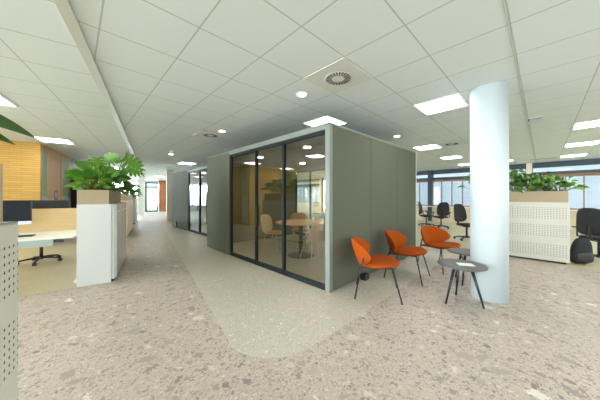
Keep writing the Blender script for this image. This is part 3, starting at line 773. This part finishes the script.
g = Leafy()
for k in range(9):
    a = 2*pi*k/9; g.blade(Vector((0, 0, 0.03)), Vector((cos(a), sin(a), 1.0 if k % 2 else 0.4)), 0.12, 0.04, 0.2)
br = g.build('bromeliad', 'small bromeliad with a yellow flower head at the front of the white cabinet', LP(-0.19, 0.06), 0, 'leaf', GP)
g = MB()
for k in range(10):
    a = 2*pi*k/10; el = 0.7 + 0.5*(k % 2)
    lf = Leafy(); lf.blade(Vector((0, 0, 0.04)), Vector((cos(a)*cos(el), sin(a)*cos(el), sin(el))), 0.085, 0.035, 0.1); g.add(lf.f.v, lf.f.f, True)
g.build('flower', M['bract'], br)
# ---- further troughs
for i, (u, v, m, lab) in enumerate(((-0.30, 5.0, 'leaf', 'bushy green plant at the near end of the wooden planter cabinet'), (-0.36, 5.7, 'leaf_light', 'second bushy plant in the wooden planter cabinet'), (-0.32, 6.5, 'leaf', 'bushy plant at the far end of the wooden planter cabinet'), (-0.36, 9.4, 'leaf_light', 'green plant in the furthest planter cabinet of the corridor'), (-0.36, 10.1, 'leaf', 'last green plant of the furthest planter cabinet'))):
    tuft('leafy_plant', lab, LP(u, v, PB+0.162), 26, 0.30, 0.28, 0.13, m, 20+i, 'plants in the corridor troughs further back', (0.1, 1.1))
# ---- foreground plant: long leaves reaching into the picture
g = Leafy()
for (dx, dy, dz, fx, fy, fz, L, W, dr) in ((-0.03, 0.09, 0.255, 0.97, 0.22, 0.16, 0.31, 0.11, 0.42), (-0.03, 0.09, 0.195, 0.96, 0.20, 0.18, 0.245, 0.085, 0.45), (-0.1, -0.1, 0.25, -0.9, 0.2, 0.3, 0.5, 0.10, 0.3), (-0.05, -0.15, 0.28, 0.3, -0.9, 0.3, 0.5, 0.1, 0.3), (-0.15, 0.0, 0.22, -0.6, -0.6, 0.3, 0.45, 0.1, 0.3)):
    g.stalk((0, 0, 0), (dx, dy, dz), 0.007, 0.02); g.blade(Vector((dx, dy, dz)), Vector((fx, fy, fz)), L, W, dr, 0.12, 12, 1.0, (0.1, -0.8, 0.6))
fgp = g.build('strap_leaf_plant', 'plant with long dark green leaves entering at the left picture edge', Lw(-0.235, -3.05, PB+0.234), B, 'leaf_dark')
# ---- plants behind the column
zr = PB+0.194
GR = 'plants in the trough right of the column'
for i, (y, m, lab, n, h, L, tl) in enumerate(((1.10, 'leaf_light', 'light green sprig left of the column, in the same trough', 14, 0.40, 0.20, (0.6, 1.45)),
        (0.62, 'leaf', 'green plant in the trough largely behind the column', 16, 0.3, 0.22, (0.2, 1.3)), (0.40, 'leaf', 'tall dense green plant just right of the column edge', 46, 0.46, 0.18, (0.45, 1.5)),
        (0.14, 'leaf_dark', 'dark glossy plant second from the column in the right trough', 44, 0.38, 0.18, (0.3, 1.45)), (-0.06, 'leaf', 'light green plant at the middle right of the trough', 40, 0.36, 0.16, (0.35, 1.5)),
        (-0.22, 'leaf_light', 'yellow green plant at the right end of the trough, leaves spilling past its edge', 36, 0.30, 0.16, (0.3, 1.45)))):
    tuft('leafy_plant', lab, (6.97, y, zr), n, h, L, 0.10, m, 40+i, GR, tl)

# ================================================================== POD FURNITURE
t = thing('round_table', 'round wooden table on a black pedestal inside the glass fronted box', 'table', (3.62, 3.72, 0.012))
mb = MB(); mb.lathe([(0.53, 0.715), (0.55, 0.722), (0.55, 0.738), (0.54, 0.744)], 64); mb.build('table_top', M['maple_h'], t)
mb = MB(); mb.lathe([(0.045, 0.02), (0.045, 0.70), (0.14, 0.715)], 32); mb.build('pedestal', M['black'], t)
mb = MB(); mb.lathe([(0.30, 0.0), (0.29, 0.012), (0.06, 0.025)], 48); mb.build('foot_plate', M['black'], t)
mb = MB(); mb.lathe([(0.03, 0), (0.037, 0.004), (0.043, 0.11), (0.041, 0.11), (0.034, 0.012)], 28)
cup = tag(mb.build('paper_cup', M['paper'], loc=(3.72, 3.42, 0.757)), 'white paper cup standing on the round wooden table', 'cup')

def shell_chair(label, x, y, fv, sm, cm, low=False):
    t = thing('meeting_chair', label, 'chair', (x, y, 0.012), face(*fv), 'chairs around the table in the box')
    def so(a): return 0.225*cos(a), 0.215*sin(a)
    mb = MB(); mb.pad(so, 0.035, lambda X, Y, Z: (X, Y, 0.435 + Z + 0.15*X*X)); mb.build('seat', M[sm], t)
    mb = MB(); mb.pad(lambda a: (0.20*cos(a), 0.19*sin(a)), 0.03, lambda X, Y, Z: (X, Y+0.01, 0.462 + Z)); mb.build('cushion', M[cm], t)
    h = 0.17 if low else 0.22
    def bo(a):
        c, s = cos(a), sin(a); return 0.235*math.copysign(abs(c)**0.7, c), h*math.copysign(abs(s)**0.7, s)
    mb = MB(); mb.pad(bo, 0.022, lambda X, Z, D: (X, -0.215 - 0.2*(Z+h)*0.9 + (1.6 if low else 0.9)*X*X + D, 0.43 + h + Z)); mb.build('backrest', M[sm], t)
    for sx_ in (-1, 1):
        for sy_ in (-1, 1):
            mb = MB(); mb.tube([(sx_*0.22, sy_*0.22, 0), (sx_*0.15, sy_*0.14, 0.42)], [0.009, 0.013], 10); mb.build('leg', M['tan_shell'], t)
shell_chair('cream shell chair at the left of the round table, ochre seat cushion', 3.42, 4.42, (0.35, -0.95), 'tan_shell', 'ochre')
shell_chair('tan chair behind the round table in the box', 4.15, 4.30, (-0.6, -0.8), 'mesh_tan', 'ochre')
shell_chair('tan basket chair with its back to the glass, right of the table pedestal', 3.46, 3.16, (0.25, 0.95), 'mesh_tan', 'mesh_tan', True)
shell_chair('tan chair tucked in at the right side of the round table', 4.28, 3.35, (-0.85, 0.5), 'mesh_tan', 'ochre', True)

# ================================================================== LEFT DESKS
dk = thing('desk', 'white desk with maple screen at its back beside the tall white planter cabinet', 'desk', LO, B)
mb = MB(); mb.box(-2.3, -0.44, -0.02, 0.86, 0.715, 0.742, 0.004); mb.build('desk_top', M['desk'], dk)
mb = MB(); mb.box(-2.2, -0.66, 0.03, 0.09, 0.615, 0.713); mb.build('front_rail', M['aqua'], dk)
mb = MB(); mb.box(-0.655, -0.56, 0.03, 0.09, 0.66, 0.713); mb.build('rail_bracket', M['black'], dk)
for u in (-2.1, -0.465):
    mb = MB(); mb.box(u-0.018, u+0.018, 0.46, 0.54, 0.035, 0.714); mb.box(u-0.018, u+0.018, 0.22, 0.78, 0.0, 0.035); mb.build('leg', M['alu'], dk)
mb = MB(); mb.box(-2.3, -0.44, 0.87, 0.90, 0.62, 1.11, 0.004); mb.build('screen_panel', M['maple'], dk)
dk2 = thing('desk', 'second white desk behind the maple screen, back to back with the first', 'desk', LO, B)
mb = MB(); mb.box(-2.3, -0.44, 0.91, 1.75, 0.715, 0.742, 0.004); mb.build('desk_top', M['desk'], dk2)
for u in (-2.1, -0.50):
    mb = MB(); mb.box(u-0.03, u+0.03, 1.28, 1.36, 0.04, 0.714); mb.box(u-0.03, u+0.03, 0.98, 1.68, 0.0, 0.035); mb.build('leg', M['alu'], dk2)

def monitor(label, u, v, w, zb, zt_, flip=False, chin=True):
    t = thing('monitor', label, 'monitor', Lw(u, v, 0.743), B + (pi if flip else 0), 'computer screens on the left desks')
    z0, z1 = zb-0.743, zt_-0.743
    mb = MB(); mb.box(-w/2, w/2, 0.0, 0.03, z0, z1, 0.004); mb.build('casing', M['black'], t)
    mb = MB(); mb.box(-w/2+0.008, w/2-0.008, -0.003, 0.0, z0+0.01, z1-0.01); mb.build('display', M['screen'], t)
    if chin: mb = MB(); mb.box(-w/2, w/2, -0.002, 0.03, z0-0.045, z0-0.001); mb.build('chin', M['alu'], t)
    mb = MB(); mb.box(-0.04, 0.04, 0.035, 0.055, 0.012, z0+0.2); mb.build('neck', M['black'], t)
    mb = MB(); mb.box(-0.13, 0.13, -0.06, 0.14, 0, 0.012, 0.003); mb.build('foot', M['black'], t)
    return t
monitor('black computer screen facing the camera at the left edge of the white desk', -1.31, 0.50, 0.60, 0.945, 1.255)
monitor('black screen seen from behind over the maple desk screen', -1.02, 1.35, 0.50, 0.93, 1.245, True, False)
monitor('black screen further left over the maple desk screen, mostly hidden', -1.60, 1.35, 0.50, 0.93, 1.245, True, False)
mb = MB(); mb.box(-0.2, 0.2, -0.06, 0.06, 0, 0.016, 0.004)
kb = tag(mb.build('keyboard', M['black'], loc=Lw(-1.12, 0.30, 0.7425), rotz=B), 'black keyboard lying on the white desk below the screen', 'keyboard')

def make_office_chair():
    t = thing('office_chair', '', 'office chair')
    mb = MB()
    mb.lathe([(0.035, 0.06), (0.05, 0.075), (0.045, 0.12)], 20)
    for k in range(5):
        a = 2*pi*k/5 + 0.3
        mb.tube([(0.03*cos(a), 0.03*sin(a), 0.095), (0.17*cos(a), 0.17*sin(a), 0.085), (0.31*cos(a), 0.31*sin(a), 0.068)], [0.022, 0.019, 0.014], 8)
    mb.build('base', M['black'], t)
    for k in range(5):
        a = 2*pi*k/5 + 0.3; w = MB()
        x, y = 0.31*cos(a), 0.31*sin(a); tx, ty = -sin(a), cos(a)
        w.tube([(x-tx*0.025, y-ty*0.025, 0.03), (x+tx*0.025, y+ty*0.025, 0.03)], 0.03, 14); w.build('caster', M['black'], t)
    mb = MB(); mb.tube([(0, 0, 0.11), (0, 0, 0.40)], 0.026, 14); mb.lathe([(0.10, 0.39), (0.13, 0.42)], 20); mb.build('gas_column', M['black'], t)
    def so(a):
        c, s = cos(a), sin(a); return 0.25*math.copysign(abs(c)**0.6, c), 0.245*math.copysign(abs(s)**0.6, s)
    mb = MB(); mb.pad(so, 0.08, lambda X, Y, Z: (X, Y+0.02, 0.46 + Z - (0.5*(Y-0.16)**2 if Y > 0.16 else 0))); mb.build('seat', M['blackmesh'], t)
    def bo(a):
        c, s = cos(a), sin(a); x = 0.235*math.copysign(abs(c)**0.6, c); z = 0.28*math.copysign(abs(s)**0.6, s)
        return x*(1 - 0.12*z/0.28), z
    mb = MB(); mb.pad(bo, 0.045, lambda X, Z, D: (X, -0.26 - 0.12*Z + 0.8*X*X + D - 0.25*Z*Z, 0.80 + Z)); mb.build('backrest', M['blackmesh'], t)
    mb = MB(); mb.tube([(0, -0.05, 0.42), (0, -0.26, 0.44), (0, -0.29, 0.56), (0, -0.285, 0.72)], 0.022, 10); mb.build('back_support', M['black'], t)
    for sg in (-1, 1):
        mb = MB(); mb.tube([(sg*0.20, -0.02, 0.43), (sg*0.31, -0.03, 0.46), (sg*0.315, -0.03, 0.64)], 0.016, 8); mb.box(sg*0.315-0.04, sg*0.315+0.04, -0.13, 0.13, 0.64, 0.665, 0.01); mb.build('armrest', M['black'], t)
    return t
oc = make_office_chair()
GO = 'black swivel chairs in the office'
def oplace(o, x, y, fv, lab, z=0.0015): o.location = (x, y, z); o.rotation_euler.z = face(*fv); tag(o, lab, 'office chair', GO)
q = Lw(-1.36, 2.12); oplace(oc, q[0], q[1], (E2.x*-1, E2.y*-1), 'black swivel chair behind the left desks, only its star base showing')
o = copy_tree(oc); oplace(o, 10.99, 2.94, (0.85, 0.6), 'black swivel chair with a wide back beyond the third orange chair')
o = copy_tree(oc); oplace(o, 11.28, 3.60, (0.5, -0.8), 'black swivel chair half hidden by the end of the sage wall')
o = copy_tree(oc); oplace(o, 8.55, 1.60, (-0.5, -0.85), 'black swivel chair close to the left side of the white column')
o = copy_tree(oc); oplace(o, 7.72, -0.80, (0.85, -0.5), 'large black swivel chair at the right picture edge beside the perforated cabinet')
# desks of the right-hand office
def office_desk(label, x, y, w, d):
    t = thing('desk', label, 'desk', (x, y, 0.0015))
    mb = MB(); mb.box(-w/2, w/2, -d/2, d/2, 0.715, 0.742, 0.004); mb.build('desk_top', M['desk'], t)
    for sx_ in (-1, 1):
        mb = MB(); mb.box(sx_*(w/2-0.1)-0.03, sx_*(w/2-0.1)+0.03, -d/2+0.05, d/2-0.05, 0, 0.035); mb.box(sx_*(w/2-0.1)-0.03, sx_*(w/2-0.1)+0.03, -0.04, 0.04, 0.035, 0.714); mb.build('leg', M['black'], t)
office_desk('desk under the windows seen past the end of the sage wall', 10.6, 4.6, 1.7, 0.8)
# bag beside the right planter
t = thing('backpack', 'black backpack on the floor between the perforated cabinet and the swivel chair', 'bag', (7.10, -0.50, 0.0015), radians(-60))
mb = MB(); mb.pad(lambda a: (0.15*math.copysign(abs(cos(a))**0.6, cos(a)), 0.26*math.copysign(abs(sin(a))**0.6, sin(a))), 0.2, lambda X, Z, D: (X*(1-0.3*Z/0.26), D - 0.12*(Z+0.26), 0.26+Z)); mb.build('bag_body', M['blackmesh'], t)
mb = MB(); mb.pad(lambda a: (0.13*math.copysign(abs(cos(a))**0.6, cos(a)), 0.11*math.copysign(abs(sin(a))**0.6, sin(a))), 0.08, lambda X, Z, D: (X, -0.11 + D, 0.15+Z)); mb.build('front_pocket', M['black'], t)
mb = MB(); mb.tube([(-0.05, -0.06, 0.50), (-0.04, -0.06, 0.56), (0.04, -0.06, 0.56), (0.05, -0.06, 0.50)], 0.008, 8); mb.build('handle', M['black'], t)
# waste bin in the far corridor
t = thing('waste_bin', 'small black bin standing at the left of the far corridor', 'bin', Lw(-0.35, 12.1))
mb = MB(); mb.lathe([(0.12, 0), (0.125, 0.01), (0.15, 0.42), (0.145, 0.42), (0.12, 0.02)], 28); mb.build('bin_body', M['black'], t)
# shelf with boxes beyond the wooden door
t = thing('shelf_unit', 'dark open shelf unit with pale boxes beyond the wooden door', 'shelf', Lw(-1.97, 6.95), B)
mb = MB()
for y in (0.0, 0.85, 1.7): mb.box(0.0, 0.30, y, y+0.03, 0, 1.95)
for k in range(6): mb.box(0.0, 0.30, 0.03, 1.7, 0.05+0.37*k, 0.08+0.37*k)
mb.box(0.0, 0.012, 0.0, 1.73, 0, 1.95)
mb.build('carcass', M['frame'], t)
R = random.Random(4); n = 0
for k in range(2, 5):
    for (y, w) in ((0.12, 0.3), (0.5, 0.28), (0.95, 0.3), (1.33, 0.26)):
        if R.random() < 0.8:
            nm = ('lowest', 'middle', 'top')[k-2]; ps = {0.12: 'nearest the wooden door', 0.5: 'second from the wooden door', 0.95: 'third from the wooden door', 1.33: 'farthest from the wooden door'}[y]
            mb = MB(); mb.box(0.04, 0.26, y, y+w, 0, 0.22, 0.004); 
            q = Vector(Lw(-1.97, 6.95))
            tag(mb.build('storage_box', M['alu' if R.random() < 0.6 else 'sill'], loc=(q.x, q.y, 0.0801+0.37*k), rotz=B), 'pale storage box on the %s filled shelf, %s' % (nm, ps), 'box', 'boxes on the dark shelf')
